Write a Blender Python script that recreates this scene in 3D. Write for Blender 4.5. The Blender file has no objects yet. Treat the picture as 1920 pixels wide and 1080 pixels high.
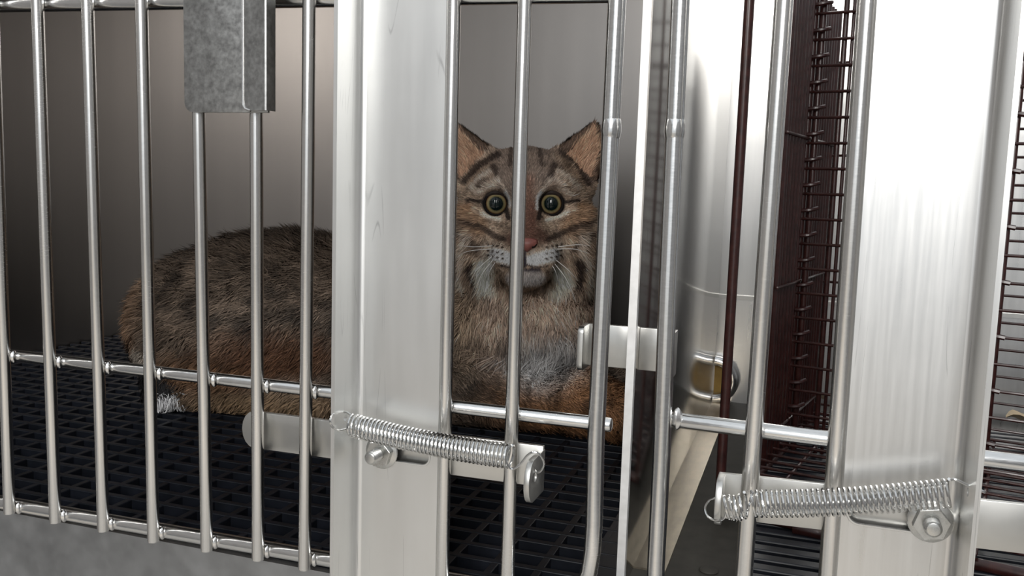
import bpy, bmesh, math, random
import numpy as np
from mathutils import Vector, Matrix
random.seed(7); np.random.seed(7)
S = bpy.context.scene
C = S.collection

# ---------------------------------------------------------------- camera
F_PX = 1650.0
CAM = np.array([0.0, -0.469, 0.2475])
YAW, PITCH, ROLL = math.radians(18.4), math.radians(6.6), math.radians(1.8)
_f = np.array([-math.sin(YAW)*math.cos(PITCH), math.cos(YAW)*math.cos(PITCH), -math.sin(PITCH)])
_r0 = np.array([math.cos(YAW), math.sin(YAW), 0.0])
_u0 = np.cross(_r0, _f)
CR = math.cos(ROLL)*_r0 + math.sin(ROLL)*_u0
CU = math.cos(ROLL)*_u0 - math.sin(ROLL)*_r0
CF = _f
cd = bpy.data.cameras.new('camera'); cam = bpy.data.objects.new('camera', cd); C.objects.link(cam)
cd.sensor_width = 36.0; cd.lens = F_PX/1920*36.0; cd.clip_start = 0.02
M = Matrix(((CR[0], CU[0], -CF[0], CAM[0]), (CR[1], CU[1], -CF[1], CAM[1]), (CR[2], CU[2], -CF[2], CAM[2]), (0, 0, 0, 1)))
cam.matrix_world = M
S.camera = cam
# ---------------------------------------------------------------- world, daylight, exposure
w = bpy.data.worlds.new('sky'); S.world = w; w.use_nodes = True
wn = w.node_tree.nodes; bg = wn['Background']
bg.inputs['Color'].default_value = (0.90, 0.95, 1.0, 1); bg.inputs['Strength'].default_value = 0.72
def area(name, loc, target, sx, sy, power, col):
    l = bpy.data.lights.new(name, 'AREA'); l.shape = 'RECTANGLE'; l.size = sx; l.size_y = sy; l.energy = power; l.color = col
    o = bpy.data.objects.new(name, l); C.objects.link(o); o.location = loc
    o.rotation_euler = (Vector(target)-Vector(loc)).to_track_quat('-Z', 'Y').to_euler()
    return o
sun_d = bpy.data.lights.new('low_sun', 'SUN'); sun_d.energy = 1.6; sun_d.angle = math.radians(1.5); sun_d.color = (1.0, 0.82, 0.60)
sun = bpy.data.objects.new('low_sun', sun_d); C.objects.link(sun); sun.location = (2, 3, 3)
sun.rotation_euler = Vector((-0.45, -1.0, -0.80)).to_track_quat('-Z', 'Y').to_euler()      # from behind the cages: their fronts stay in shade
area('daylight_opening', (0.30, -2.6, 1.45), (-0.2, 0.2, 0.15), 1.0, 1.2, 50, (1.0, 0.98, 0.95))
S.view_settings.view_transform = 'Standard'; S.view_settings.look = 'None'
S.view_settings.gamma = 1.0; S.view_settings.use_curve_mapping = False
S.view_settings.exposure = 0.12

# ---------------------------------------------------------------- helpers
def ray(x, y):
    d = CF + CR*((x-960)/F_PX) - CU*((y-540)/F_PX)
    return d
def at(x, y, Y):
    d = ray(x, y); t = (Y-CAM[1])/d[1]
    return CAM + d*t
def atz(x, y, Z):
    d = ray(x, y); t = (Z-CAM[2])/d[2]
    return CAM + d*t
def col(r, g, b):
    f = lambda c: (c/255/12.92) if c/255 <= 0.04045 else ((c/255+0.055)/1.055)**2.4
    return (f(r), f(g), f(b), 1)

class MB:
    def __init__(s): s.v = []; s.f = []
    def add(s, vs, fs):
        n = len(s.v); s.v += [tuple(map(float, p)) for p in vs]; s.f += [tuple(i+n for i in f) for f in fs]; return s
    def box(s, a, b):
        (x0, y0, z0), (x1, y1, z1) = a, b
        vs = [(x0,y0,z0),(x1,y0,z0),(x1,y1,z0),(x0,y1,z0),(x0,y0,z1),(x1,y0,z1),(x1,y1,z1),(x0,y1,z1)]
        return s.add(vs, [(0,3,2,1),(4,5,6,7),(0,1,5,4),(1,2,6,5),(2,3,7,6),(3,0,4,7)])
    def tube(s, pts, r, n=14, rr=None, caps=True):
        pts = [np.array(p, float) for p in pts]; k = len(pts)
        tang = []
        for i in range(k):
            a = pts[max(i-1, 0)]; b = pts[min(i+1, k-1)]; t = b-a; tang.append(t/(np.linalg.norm(t)+1e-12))
        up = np.array([0, 0, 1.0])
        if abs(tang[0] @ up) > 0.9: up = np.array([1.0, 0, 0])
        nrm = up - tang[0]*(up @ tang[0]); nrm /= np.linalg.norm(nrm)
        vs = []; fs = []
        for i in range(k):
            nrm = nrm - tang[i]*(nrm @ tang[i]); nrm /= np.linalg.norm(nrm)
            bn = np.cross(tang[i], nrm); ri = rr[i] if rr is not None else r
            for j in range(n):
                a = 2*math.pi*j/n
                vs.append(pts[i] + ri*(math.cos(a)*nrm + math.sin(a)*bn))
        for i in range(k-1):
            for j in range(n):
                j2 = (j+1) % n
                fs.append((i*n+j, i*n+j2, (i+1)*n+j2, (i+1)*n+j))
        if caps:
            fs.append(tuple(range(n-1, -1, -1))); fs.append(tuple((k-1)*n+j for j in range(n)))
        return s.add(vs, fs)
    def rod(s, a, b, r, n=18, bev=0.0012):
        a = np.array(a, float); b = np.array(b, float); d = (b-a)/np.linalg.norm(b-a)
        return s.tube([a, a+d*bev*0.3, a+d*bev, b-d*bev, b-d*bev*0.3, b], r, n, rr=[r-bev, r-bev*0.3, r, r, r-bev*0.3, r-bev])
    def lathe(s, prof, c, axis, n=24):
        axis = np.array(axis, float); axis /= np.linalg.norm(axis)
        up = np.array([0, 0, 1.0]) if abs(axis[2]) < 0.9 else np.array([1.0, 0, 0])
        e1 = np.cross(up, axis); e1 /= np.linalg.norm(e1); e2 = np.cross(axis, e1); c = np.array(c, float)
        vs = []; fs = []
        for (h, r) in prof:
            for j in range(n):
                a = 2*math.pi*j/n; vs.append(c + axis*h + r*(math.cos(a)*e1 + math.sin(a)*e2))
        for i in range(len(prof)-1):
            for j in range(n):
                j2 = (j+1) % n; fs.append((i*n+j, i*n+j2, (i+1)*n+j2, (i+1)*n+j))
        fs.append(tuple(range(n-1, -1, -1))); fs.append(tuple((len(prof)-1)*n+j for j in range(n)))
        return s.add(vs, fs)
    def prism(s, outline, axis_pt, du, dv, dn, thick, holes=()):
        """outline of 2D points laid on axis_pt + u*du + v*dv, extruded by thick along dn; holes cut out"""
        cu = bpy.data.curves.new('tmp', 'CURVE'); cu.dimensions = '2D'; cu.fill_mode = 'BOTH'; cu.extrude = thick/2
        for poly in [outline]+list(holes):
            sp = cu.splines.new('POLY'); sp.points.add(len(poly)-1); sp.use_cyclic_u = True
            for p, q in zip(sp.points, poly): p.co = (q[0], q[1], 0, 1)
        o = bpy.data.objects.new('tmp', cu); C.objects.link(o)
        dg = bpy.context.evaluated_depsgraph_get(); dg.update()
        me = bpy.data.meshes.new_from_object(o.evaluated_get(dg))
        bm = bmesh.new(); bm.from_mesh(me); bmesh.ops.remove_doubles(bm, verts=bm.verts, dist=1e-6); bm.to_mesh(me); bm.free()
        P = np.array(axis_pt, float); du, dv, dn = (np.array(q, float) for q in (du, dv, dn))
        vs = [P + v.co.x*du + v.co.y*dv + (v.co.z+thick/2)*dn for v in me.vertices]
        fs = [tuple(p.vertices) for p in me.polygons]
        s.add(vs, fs)
        bpy.data.objects.remove(o); bpy.data.curves.remove(cu); bpy.data.meshes.remove(me)
        return s
    def mesh(s, name, org=(0, 0, 0), smooth=True, bevel=None):
        me = bpy.data.meshes.new(name)
        o = np.array(org, float)
        me.from_pydata([tuple(np.array(p)-o) for p in s.v], [], s.f); me.update()
        bm = bmesh.new(); bm.from_mesh(me); bmesh.ops.recalc_face_normals(bm, faces=bm.faces)
        if bevel:
            es = [e for e in bm.edges if e.is_manifold and e.calc_face_angle(0) > 0.6]
            bmesh.ops.bevel(bm, geom=es, offset=bevel, segments=2, affect='EDGES', profile=0.5, clamp_overlap=True)
        bm.to_mesh(me); bm.free()
        if smooth:
            me.polygons.foreach_set('use_smooth', [True]*len(me.polygons))
            try: me.set_sharp_from_angle(angle=math.radians(38))
            except Exception: pass
        return me
    def build(s, name, mat, parent=None, smooth=True, bevel=None):
        org = parent_world(parent)
        me = s.mesh(name, org, smooth, bevel); me.materials.append(mat)
        o = bpy.data.objects.new(name, me); C.objects.link(o)
        if parent is not None: o.parent = parent
        return o
def parent_world(p):
    v = Vector((0, 0, 0))
    while p is not None: v += p.location; p = p.parent
    return v
def empty(name, loc, label, cat, group=None):
    o = bpy.data.objects.new(name, None); o.empty_display_size = 0.02; C.objects.link(o); o.location = Vector([float(q) for q in loc])
    return tag(o, label, cat, group)
def tag(o, label, cat, group=None, kind=None):
    if label: o['label'] = label
    if cat: o['category'] = cat
    if group: o['group'] = group
    if kind: o['kind'] = kind
    return o
def struct(o, label=None):
    o['kind'] = 'structure'
    if label: o['label'] = label
    return o
def rounded(x0, y0, x1, y1, r, n=6, corners=(1, 1, 1, 1)):
    pts = []
    for (cx, cy, a0, on) in ((x1-r, y1-r, 0, corners[0]), (x0+r, y1-r, 90, corners[1]), (x0+r, y0+r, 180, corners[2]), (x1-r, y0+r, 270, corners[3])):
        if on:
            for i in range(n+1):
                a = math.radians(a0+90*i/n); pts.append((cx+r*math.cos(a), cy+r*math.sin(a)))
        else:
            a = math.radians(a0+45); pts.append((cx+r*(1 if math.cos(a) > 0 else -1), cy+r*(1 if math.sin(a) > 0 else -1)))
    return pts

# ---------------------------------------------------------------- materials
def new_mat(name):
    m = bpy.data.materials.new(name); m.use_nodes = True
    return m, m.node_tree.nodes, m.node_tree.links, m.node_tree.nodes['Principled BSDF']
def metal(name, base, rough, brush=(60, 60, 1.5), rvar=0.12, bump=0.0, cvar=0.10, scratch=0.0, blotch=6.0, metallic=1.0):
    m, N, L, P = new_mat(name)
    tc = N.new('ShaderNodeTexCoord'); mp = N.new('ShaderNodeMapping'); mp.inputs['Scale'].default_value = brush
    L.new(tc.outputs['Object'], mp.inputs['Vector'])
    n1 = N.new('ShaderNodeTexNoise'); n1.inputs['Scale'].default_value = 8; n1.inputs['Detail'].default_value = 6
    L.new(mp.outputs[0], n1.inputs['Vector'])
    n2 = N.new('ShaderNodeTexNoise'); n2.inputs['Scale'].default_value = blotch; n2.inputs['Detail'].default_value = 7; n2.inputs['Roughness'].default_value = 0.65
    L.new(tc.outputs['Object'], n2.inputs['Vector'])
    add = N.new('ShaderNodeMath'); add.operation = 'MULTIPLY_ADD'; add.inputs[1].default_value = 0.5
    L.new(n1.outputs['Fac'], add.inputs[0])
    h2 = N.new('ShaderNodeMath'); h2.operation = 'MULTIPLY'; h2.inputs[1].default_value = 0.5
    L.new(n2.outputs['Fac'], h2.inputs[0]); L.new(h2.outputs[0], add.inputs[2])
    fac = add.outputs[0]
    mr = N.new('ShaderNodeMapRange'); mr.inputs[1].default_value = 0.3; mr.inputs[2].default_value = 0.7
    mr.inputs[3].default_value = max(rough-rvar, 0.03); mr.inputs[4].default_value = rough+rvar
    L.new(fac, mr.inputs[0])
    mx = N.new('ShaderNodeMix'); mx.data_type = 'RGBA'
    b = base
    mx.inputs[6].default_value = (b[0]*(1-cvar), b[1]*(1-cvar), b[2]*(1-cvar), 1); mx.inputs[7].default_value = (min(b[0]*(1+cvar), 1), min(b[1]*(1+cvar), 1), min(b[2]*(1+cvar), 1), 1)
    m2 = N.new('ShaderNodeMapRange'); m2.inputs[1].default_value = 0.35; m2.inputs[2].default_value = 0.65
    L.new(fac, m2.inputs[0]); L.new(m2.outputs[0], mx.inputs[0])
    colour = mx.outputs[2]; rgh = mr.outputs[0]
    if scratch > 0:
        # thin, sparse scratches: narrow iso-lines of a stretched noise
        tot = None
        for rot, sc in ((0.25, 3.0), (-0.5, 2.2)):
            mm = N.new('ShaderNodeMapping'); mm.inputs['Rotation'].default_value = (0, rot, 0); mm.inputs['Scale'].default_value = (26, 26, 1.6)
            L.new(tc.outputs['Object'], mm.inputs['Vector'])
            ns = N.new('ShaderNodeTexNoise'); ns.inputs['Scale'].default_value = sc; ns.inputs['Detail'].default_value = 0.0
            L.new(mm.outputs[0], ns.inputs['Vector'])
            s1 = N.new('ShaderNodeMath'); s1.operation = 'SUBTRACT'; s1.inputs[1].default_value = 0.60; L.new(ns.outputs['Fac'], s1.inputs[0])
            s2 = N.new('ShaderNodeMath'); s2.operation = 'ABSOLUTE'; L.new(s1.outputs[0], s2.inputs[0])
            s3 = N.new('ShaderNodeMapRange'); s3.inputs[1].default_value = 0.0; s3.inputs[2].default_value = 0.006; s3.inputs[3].default_value = 1.0; s3.inputs[4].default_value = 0.0
            L.new(s2.outputs[0], s3.inputs[0])
            if tot is None: tot = s3.outputs[0]
            else:
                t = N.new('ShaderNodeMath'); t.operation = 'MAXIMUM'; L.new(tot, t.inputs[0]); L.new(s3.outputs[0], t.inputs[1]); tot = t.outputs[0]
        # break lines up
        nb = N.new('ShaderNodeTexNoise'); nb.inputs['Scale'].default_value = 22; L.new(tc.outputs['Object'], nb.inputs['Vector'])
        bk = N.new('ShaderNodeMapRange'); bk.inputs[1].default_value = 0.52; bk.inputs[2].default_value = 0.6; L.new(nb.outputs['Fac'], bk.inputs[0])
        sm = N.new('ShaderNodeMath'); sm.operation = 'MULTIPLY'; L.new(tot, sm.inputs[0]); L.new(bk.outputs[0], sm.inputs[1])
        sc_ = N.new('ShaderNodeMath'); sc_.operation = 'MULTIPLY'; sc_.inputs[1].default_value = scratch; L.new(sm.outputs[0], sc_.inputs[0])
        m3 = N.new('ShaderNodeMix'); m3.data_type = 'RGBA'; L.new(sc_.outputs[0], m3.inputs[0]); L.new(colour, m3.inputs[6]); m3.inputs[7].default_value = (b[0]*0.45, b[1]*0.45, b[2]*0.45, 1)
        colour = m3.outputs[2]
    L.new(colour, P.inputs['Base Color']); L.new(rgh, P.inputs['Roughness'])
    P.inputs['Metallic'].default_value = metallic
    if bump:
        bp = N.new('ShaderNodeBump'); bp.inputs['Strength'].default_value = bump; bp.inputs['Distance'].default_value = 0.0006
        L.new(fac, bp.inputs['Height']); L.new(bp.outputs[0], P.inputs['Normal'])
    return m
def plain(name, c, rough=0.5, spec=0.5, noise=0.0, scale=40, metallic=0.0, coat=0.0):
    m, N, L, P = new_mat(name)
    P.inputs['Roughness'].default_value = rough; P.inputs['Metallic'].default_value = metallic
    P.inputs['Specular IOR Level'].default_value = spec; P.inputs['Coat Weight'].default_value = coat
    if noise:
        tc = N.new('ShaderNodeTexCoord'); n = N.new('ShaderNodeTexNoise'); n.inputs['Scale'].default_value = scale; n.inputs['Detail'].default_value = 8; n.inputs['Roughness'].default_value = 0.65
        L.new(tc.outputs['Object'], n.inputs['Vector'])
        mr = N.new('ShaderNodeMapRange'); mr.inputs[1].default_value = 0.3; mr.inputs[2].default_value = 0.7; L.new(n.outputs['Fac'], mr.inputs[0])
        mx = N.new('ShaderNodeMix'); mx.data_type = 'RGBA'; L.new(mr.outputs[0], mx.inputs[0])
        mx.inputs[6].default_value = tuple(q*(1-noise) for q in c[:3])+(1,); mx.inputs[7].default_value = tuple(min(1, q*(1+noise)) for q in c[:3])+(1,)
        L.new(mx.outputs[2], P.inputs['Base Color'])
    else: P.inputs['Base Color'].default_value = c
    return m
BAR = metal('polished_bar_steel', (0.84, 0.83, 0.81), 0.24, (40, 40, 400), 0.06, 0.0, 0.06)
FRAME = metal('frame_rod_steel', (0.80, 0.80, 0.79), 0.21, (30, 30, 260), 0.07, 0.02, 0.08)
PLATE = metal('brushed_plate_steel', (0.86, 0.86, 0.845), 0.36, (10, 10, 1.0), 0.04, 0.01, 0.03, scratch=0.55)
PLATE2 = metal('brushed_plate_steel_vertical', (0.77, 0.765, 0.75), 0.31, (45, 45, 1.5), 0.07, 0.02, 0.05, scratch=0.6)
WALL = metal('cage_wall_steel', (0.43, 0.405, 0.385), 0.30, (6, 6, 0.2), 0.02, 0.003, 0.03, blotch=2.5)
WALL_D = metal('divider_steel', (0.58, 0.565, 0.54), 0.13, (25, 90, 0.8), 0.05, 0.03, 0.12, scratch=0.5, blotch=3)
GALV = metal('galvanised_bracket', (0.43, 0.435, 0.43), 0.40, (50, 50, 50), 0.10, 0.05, 0.22, blotch=130)
LATCH = metal('latch_steel', (0.64, 0.635, 0.61), 0.36, (4, 4, 4), 0.08, 0.03, 0.06, blotch=30)
SPRING = metal('spring_wire', (0.72, 0.72, 0.71), 0.16, (9, 9, 9), 0.05, 0.0, 0.04)
NUT = metal('zinc_nut', (0.62, 0.62, 0.60), 0.27, (30, 30, 30), 0.08, 0.03, 0.12, blotch=90)
SILL = metal('base_panel_steel', (0.40, 0.405, 0.41), 0.48, (8, 8, 8), 0.08, 0.05, 0.12, blotch=25)
FLOORM = plain('dull_floor_pan', (0.050, 0.046, 0.039, 1), 0.62, 0.25, 0.35, 22)
STRIP = metal('worn_floor_strip', (0.40, 0.35, 0.275), 0.40, (25, 5, 25), 0.10, 0.05, 0.22, blotch=30)
PLASTIC = plain('black_plastic_grate', (0.0075, 0.009, 0.0135, 1), 0.40, 0.40, 0.5, 50)
TRAY = plain('dark_tray', (0.006, 0.007, 0.010, 1), 0.55, 0.3)
WIRE = plain('brown_vinyl_wire', (0.036, 0.0105, 0.009, 1), 0.30, 0.5, 0.5, 160, coat=0.2)
GROUND = plain('yard_ground', (0.56, 0.535, 0.50, 1), 0.9, 0.2, 0.3, 2)
PLUG = plain('amber_plug', col(150, 120, 60), 0.45, 0.4, 0.35, 30)
PAINTDOT = plain('ochre_paint', col(190, 150, 60), 0.6)

# ---------------------------------------------------------------- structure
XL, XD0, XD1, YB, YBR, ZTOP = -1.010, -0.098, -0.094, 0.70, 0.59, 0.74
XR = 0.95
def sbox(name, a, b, mat, label=None, bevel=None): return struct(MB().box(a, b).build(name, mat, bevel=bevel), label)
sbox('ground', (-8, -9, -0.96), (8, 3, -0.9), GROUND)
ADDED_WALL = plain('added_wall_render', (0.24, 0.24, 0.245, 1), 0.9, 0.2, 0.25, 3)  # unseen side walls, added to darken the bars' reflections and the left cage
sbox('wall_added_left', (-1.75, -4.2, -0.9), (-1.6, 0.9, 1.6), ADDED_WALL)
sbox('wall_added_right', (1.7, -4.2, -0.9), (1.85, 0.9, 1.6), ADDED_WALL)
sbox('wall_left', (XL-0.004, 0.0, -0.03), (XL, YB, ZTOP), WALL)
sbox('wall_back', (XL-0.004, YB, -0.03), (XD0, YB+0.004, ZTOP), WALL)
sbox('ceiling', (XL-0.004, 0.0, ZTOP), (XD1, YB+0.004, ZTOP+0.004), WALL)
sbox('wall_divider', (XD0, 0.056, -0.03), (XD1, YB, ZTOP), WALL_D, bevel=0.0006)
sbox('trim_3', (XD0-0.0006, 0.051, -0.03), (XD1+0.0004, 0.056, ZTOP), metal('glare_edge_steel', (0.95, 0.95, 0.94), 0.6, (20, 20, 20), 0.05))  # divider's front edge, base colour whitened to paint in the sky glare
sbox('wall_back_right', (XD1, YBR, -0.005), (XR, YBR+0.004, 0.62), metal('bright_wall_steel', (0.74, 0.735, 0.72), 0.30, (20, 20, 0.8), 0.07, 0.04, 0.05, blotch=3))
sbox('trim_1', (XD1, YBR-0.003, 0.124), (XR, YBR, 0.1285), LATCH)          # folded seam across the back
sbox('floor_tray', (XL, 0.012, -0.034), (XD0, YB, -0.028), TRAY)
sbox('floor_right', (XD1, 0.0, -0.008), (XR, YBR, 0.0), FLOORM)
sbox('trim_2', (XD1, 0.085, 0.0), (XD1+0.021, YBR-0.002, 0.0012), STRIP)
sbox('base_panel', (XL-0.1, 0.010, -0.9), (XR, 0.016, -0.004), SILL)

# ---------------------------------------------------------------- black grating on the left floor
PX, PY, RW = 0.030, 0.0212, 0.0055
gr = empty('floor_grating', (-0.55, 0.36, -0.020), 'black plastic floor grating with rectangular holes under the bobcat', 'grating')
long_me = MB().box((-(XD0-XL)/2+0.002, -RW/2, -0.008), ((XD0-XL)/2-0.002, RW/2, 0.008)).mesh('rib', smooth=False, bevel=0.0007)
long_me.materials.append(PLASTIC)
y0, y1 = 0.018, YB-0.004
cross_me = MB().box((-RW/2, -(y1-y0)/2, -0.008), (RW/2, (y1-y0)/2, 0.0076)).mesh('cross_rib', smooth=False, bevel=0.0007)
cross_me.materials.append(PLASTIC)
k = 0; y = y0+RW/2
while y < y1:
    o = bpy.data.objects.new('rib', long_me); C.objects.link(o); o.parent = gr; o.location = ((XL+XD0)/2+0.55, y-0.36, 0.011); y += PY
x = XD0-0.024
while x > XL+0.004:
    o = bpy.data.objects.new('cross_rib', cross_me); C.objects.link(o); o.parent = gr; o.location = (x+0.55, (y0+y1)/2-0.36, 0.011); x -= PX
rim = MB().box((XD0-0.0225, y0, -0.026), (XD0-0.001, y1, -0.0015)).build('solid_edge', PLASTIC, gr, False)

# ---------------------------------------------------------------- doors
YR = 0.0078            # cross rods lie behind the upright bars
BR = 0.0040; FR = 0.0049
def weld(parent, p, s=(0.0024, 0.0028, 0.0046)):
    mb = MB(); n = 8; prof = [(-1, .15), (-.8, .6), (-.35, .95), (0.1, 1), (.6, .78), (.9, .4), (1, .1)]
    mb.lathe([(h, r) for h, r in prof], (0, 0, 0), (0, 0, 1), n)
    mb.v = [(v[0]*s[0]+p[0], v[1]*s[1]+p[1], v[2]*s[2]+p[2]) for v in mb.v]
    return mb.build('weld_bead', BAR, parent)
def line_y(P, Q, X):   # point at X on the segment PQ
    t = (X-P[0])/(Q[0]-P[0]); return P+(Q-P)*t

ld = empty('cage_door', at(400, 1060, 0), 'barred steel cage door on the left in front of the bobcat, with wide flat plate', 'cage door', 'cage doors')
bars = [((-226, 0), (-172, 905)), ((-120, 0), (-77, 925)), ((-14, 0), (18, 963)), ((70, 0), (104, 980)), ((164, 0), (194, 996)), ((265.5, 0), (288, 1016)),
        ((369, 0), (388, 1033)), ((480, 0), (484, 1050)), ((580, 0), (571, 1068)), ((851, 0), (828, 1118)), ((984, 0), (950, 1126))]
ext = -1000
mid = (at(-230, 636, YR), at(1147, 797, YR)); bot = (at(-230, 901, YR), at(1040, 1122, YR)); top = (at(-230, 14, YR), at(1150, -12, YR))
for (a, b) in bars:
    s = (b[0]-a[0])/(b[1]-a[1])
    p = at(a[0]+s*ext, a[1]+ext, 0); q = at(b[0], b[1], 0)
    MB().rod(p, q, BR).build('bar', BAR, ld)
    for seg in (mid, bot):
        X = p[0]+(q[0]-p[0])*0.9
        c = line_y(seg[0], seg[1], X)
        if a[0] > 800 and seg is mid: continue
        weld(ld, c+np.array([BR+0.0006, -0.004, 0]))
MB().rod(mid[0], mid[1], BR).build('cross_rod', FRAME, ld)
MB().rod(top[0], top[1], FR).build('cross_rod', FRAME, ld)
MB().rod((at(-230, 0, 0)[0]-0.03, YR, 0.64), (at(1157, 0, 0)[0], YR, 0.64), FR).build('cross_rod', FRAME, ld)
pth = [(1206, -1010), (1157, 0), (1131, 540), (1117.5, 820), (1115.5, 900), (1114, 980), (1111, 1030), (1105, 1070), (1094, 1100), (1073, 1118), (1040, 1122)]
pts = [at(x, y, 0.002 if i < 7 else YR-(10-i)*0.0012) for i, (x, y) in enumerate(pth)] + [bot[0]]
MB().tube(pts, FR, 18).build('frame_rod', FRAME, ld)
c = at(1146, 242, 0.002)
MB().lathe([(-.006, FR*.9), (-.004, FR+.0001), (-.001, FR+.0006), (.002, FR+.0004), (.005, FR+.0001), (.006, FR*.9)], c, at(1157, 0, 0)-at(1131, 540, 0), 18).build('weld_ring', FRAME, ld)
# flat plate with a flange folded towards the viewer and a slot
def channel(parent, xa, xb, xf, hf, zc, slot, mat, z0, z1, hole_z):
    # web between xa and xb, flange at xf
    sx0, sx1, sh = slot
    web = MB().prism([(xa, z0), (xb, z0), (xb, z1), (xa, z1)], (0, 0.0026, 0), (1, 0, 0), (0, 0, 1), (0, -1, 0), 0.0026,
                     holes=[[(u, v) for (u, v) in rounded(sx0, zc-sh/2, sx1, zc+sh/2, sh/2*0.98)]])
    wb = web.build('door_plate', mat, parent)
    s = -1 if xf <= xa else 1
    x_in = xf; x_out = xf+s*0.0024
    fl = MB().prism([(0.0026, z0), (-hf, z0), (-hf, z1), (0.0026, z1)], (x_in, 0, 0), (0, 1, 0), (0, 0, 1), (s, 0, 0), 0.0024,
                    holes=[[(-hf*0.52+0.0022*math.cos(a), hole_z+0.0022*math.sin(a)) for a in np.linspace(0, 2*math.pi, 13)[:-1]]])
    fl.build('folded_flange', mat, parent)
    # rolled inner bend between web and flange
    bend = []
    for i in range(7):
        a = math.pi/2*i/6; bend.append((x_in - s*0.004*(1-math.sin(a)), -0.004*(1-math.cos(a))))
    mb = MB(); n = len(bend)
    vs = [(x, y, z0) for x, y in bend]+[(x, y, z1) for x, y in bend]
    mb.add(vs, [(i, i+1, n+i+1, n+i) for i in range(n-1)]); b = mb.build('inner_bend', mat, parent)
    # slot rim
    ring = [(u, 0.0002, v) for (u, v) in rounded(sx0, zc-sh/2, sx1, zc+sh/2, sh/2*0.98)]
    MB().tube(ring+[ring[0]], 0.0009, 6, caps=False).build('slot_rim', mat, parent)
xa, xb = at(672, 540, 0)[0], at(838, 540, 0)[0]
slotZ = at(750, 851, 0)[2]
channel(ld, xa, xb, xa, 0.027, slotZ, (at(690, 851, 0)[0], at(806, 851, 0)[0], 0.0105), PLATE, -0.045, 0.66, at(640, 783, -0.014)[2])
# bracket plate hooked at the top
bx0, bx1, bz = at(346, 150, -0.006)[0], at(503, 150, -0.006)[0], at(420, 211, -0.006)[2]
br = MB().prism(rounded(bx0, bz, bx1, bz+0.16, 0.0065, corners=(0, 0, 1, 0)), (0, -0.0045, 0), (1, 0, 0), (0, 0, 1), (0, -1, 0), 0.002).build('hanger_plate', GALV, ld, bevel=0.0004)
lx0 = at(450, 150, -0.013)[0]; lx1 = at(502, 150, -0.013)[0]; lz = at(470, 207, -0.013)[2]
mb = MB()
# lip: a curved sheet that rises from the plate (right) and ends in a free edge (left)
prof = [(lx1, -0.0066), (lx1-0.0003, -0.0138), (lx1-0.0012, -0.0143), (lx0+0.0060, -0.0118), (lx0+0.0020, -0.0109), (lx0+0.0006, -0.0104), (lx0, -0.0098)]
zz = [lz, lz, lz, lz, lz+0.0012, lz+0.0034, lz+0.006]
n = len(prof); vs = [(x, y, z) for (x, y), z in zip(prof, zz)]+[(x, y, bz+0.16) for (x, y) in prof]
vs += [(x, y+0.0016, z) for (x, y), z in zip(prof, zz)]+[(x, y+0.0016, bz+0.16) for (x, y) in prof]
fs = []
for i in range(n-1):
    fs += [(i, i+1, n+i+1, n+i), (2*n+i, 3*n+i, 3*n+i+1, 2*n+i+1), (i, 2*n+i, 2*n+i+1, i+1)]
fs += [(0, n, 3*n, 2*n), (n-1, 3*n-1, 4*n-1, 2*n-1)]
lip = mb.add(vs, fs).build('folded_lip', GALV, br)
MB().tube([(lx0+0.0062, -0.0114, lz), (lx0+0.0022, -0.0108, lz+0.0012), (lx0+0.0005, -0.0104, lz+0.0034), (lx0, -0.0100, lz+0.0065), (lx0, -0.0100, bz+0.16)], 0.0008, 8).build('lip_glint_bead', BAR, br)  # added bright bead, stands for the glint along the lip's free edge

rd = empty('cage_door', at(1500, 1060, 0), 'barred steel cage door on the right in front of the brown wire crate, with bright plate', 'cage door', 'cage doors')
for (a, b) in [((1470, 0), (1394, 1090)), ((1626, 0), (1551, 1090))]:
    s = (b[0]-a[0])/(b[1]-a[1])
    MB().rod(at(a[0]-s*1000, -1000, 0), at(b[0]+s*60, b[1]+60, 0), 0.0046).build('bar', BAR, rd)
rm = (at(1256, 786, YR), at(2080, 889, YR))
MB().rod(rm[0], rm[1], 0.0043).build('cross_rod', FRAME, rd)
MB().rod((at(1276, 0, 0)[0], YR, 0.62), (0.22, YR, 0.62), FR).build('cross_rod', FRAME, rd)
pts = [at(*q, 0.002) for q in [(1321, -1010), (1276, 0), (1252, 540), (1240, 860), (1230, 1060), (1229, 1110), (1236, 1150), (1262, 1178), (1300, 1188)]]+[at(2080, 1300, 0.004)]
MB().tube(pts, FR, 18).build('frame_rod', FRAME, rd)
c = at(1265, 243, 0.002)
MB().lathe([(-.006, FR*.9), (-.004, FR+.0001), (-.001, FR+.0006), (.002, FR+.0004), (.005, FR+.0001), (.006, FR*.9)], c, at(1276, 0, 0)-at(1252, 540, 0), 18).build('weld_ring', FRAME, rd)
weld(rd, line_y(rm[0], rm[1], at(1252, 790, YR)[0]+0.0055)+np.array([0, -0.003, 0.0015]), (0.003, 0.0030, 0.0062))
xa2, xb2 = at(1600, 540, 0)[0], at(1836, 540, 0)[0]
slotZ2 = at(1660, 968, 0)[2]
channel(rd, xa2, xb2, xb2, 0.036, slotZ2, (at(1588, 968, 0)[0], at(1765, 985, 0)[0], 0.0125), PLATE2, -0.10, 0.64, at(1835, 922, -0.016)[2])

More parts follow.
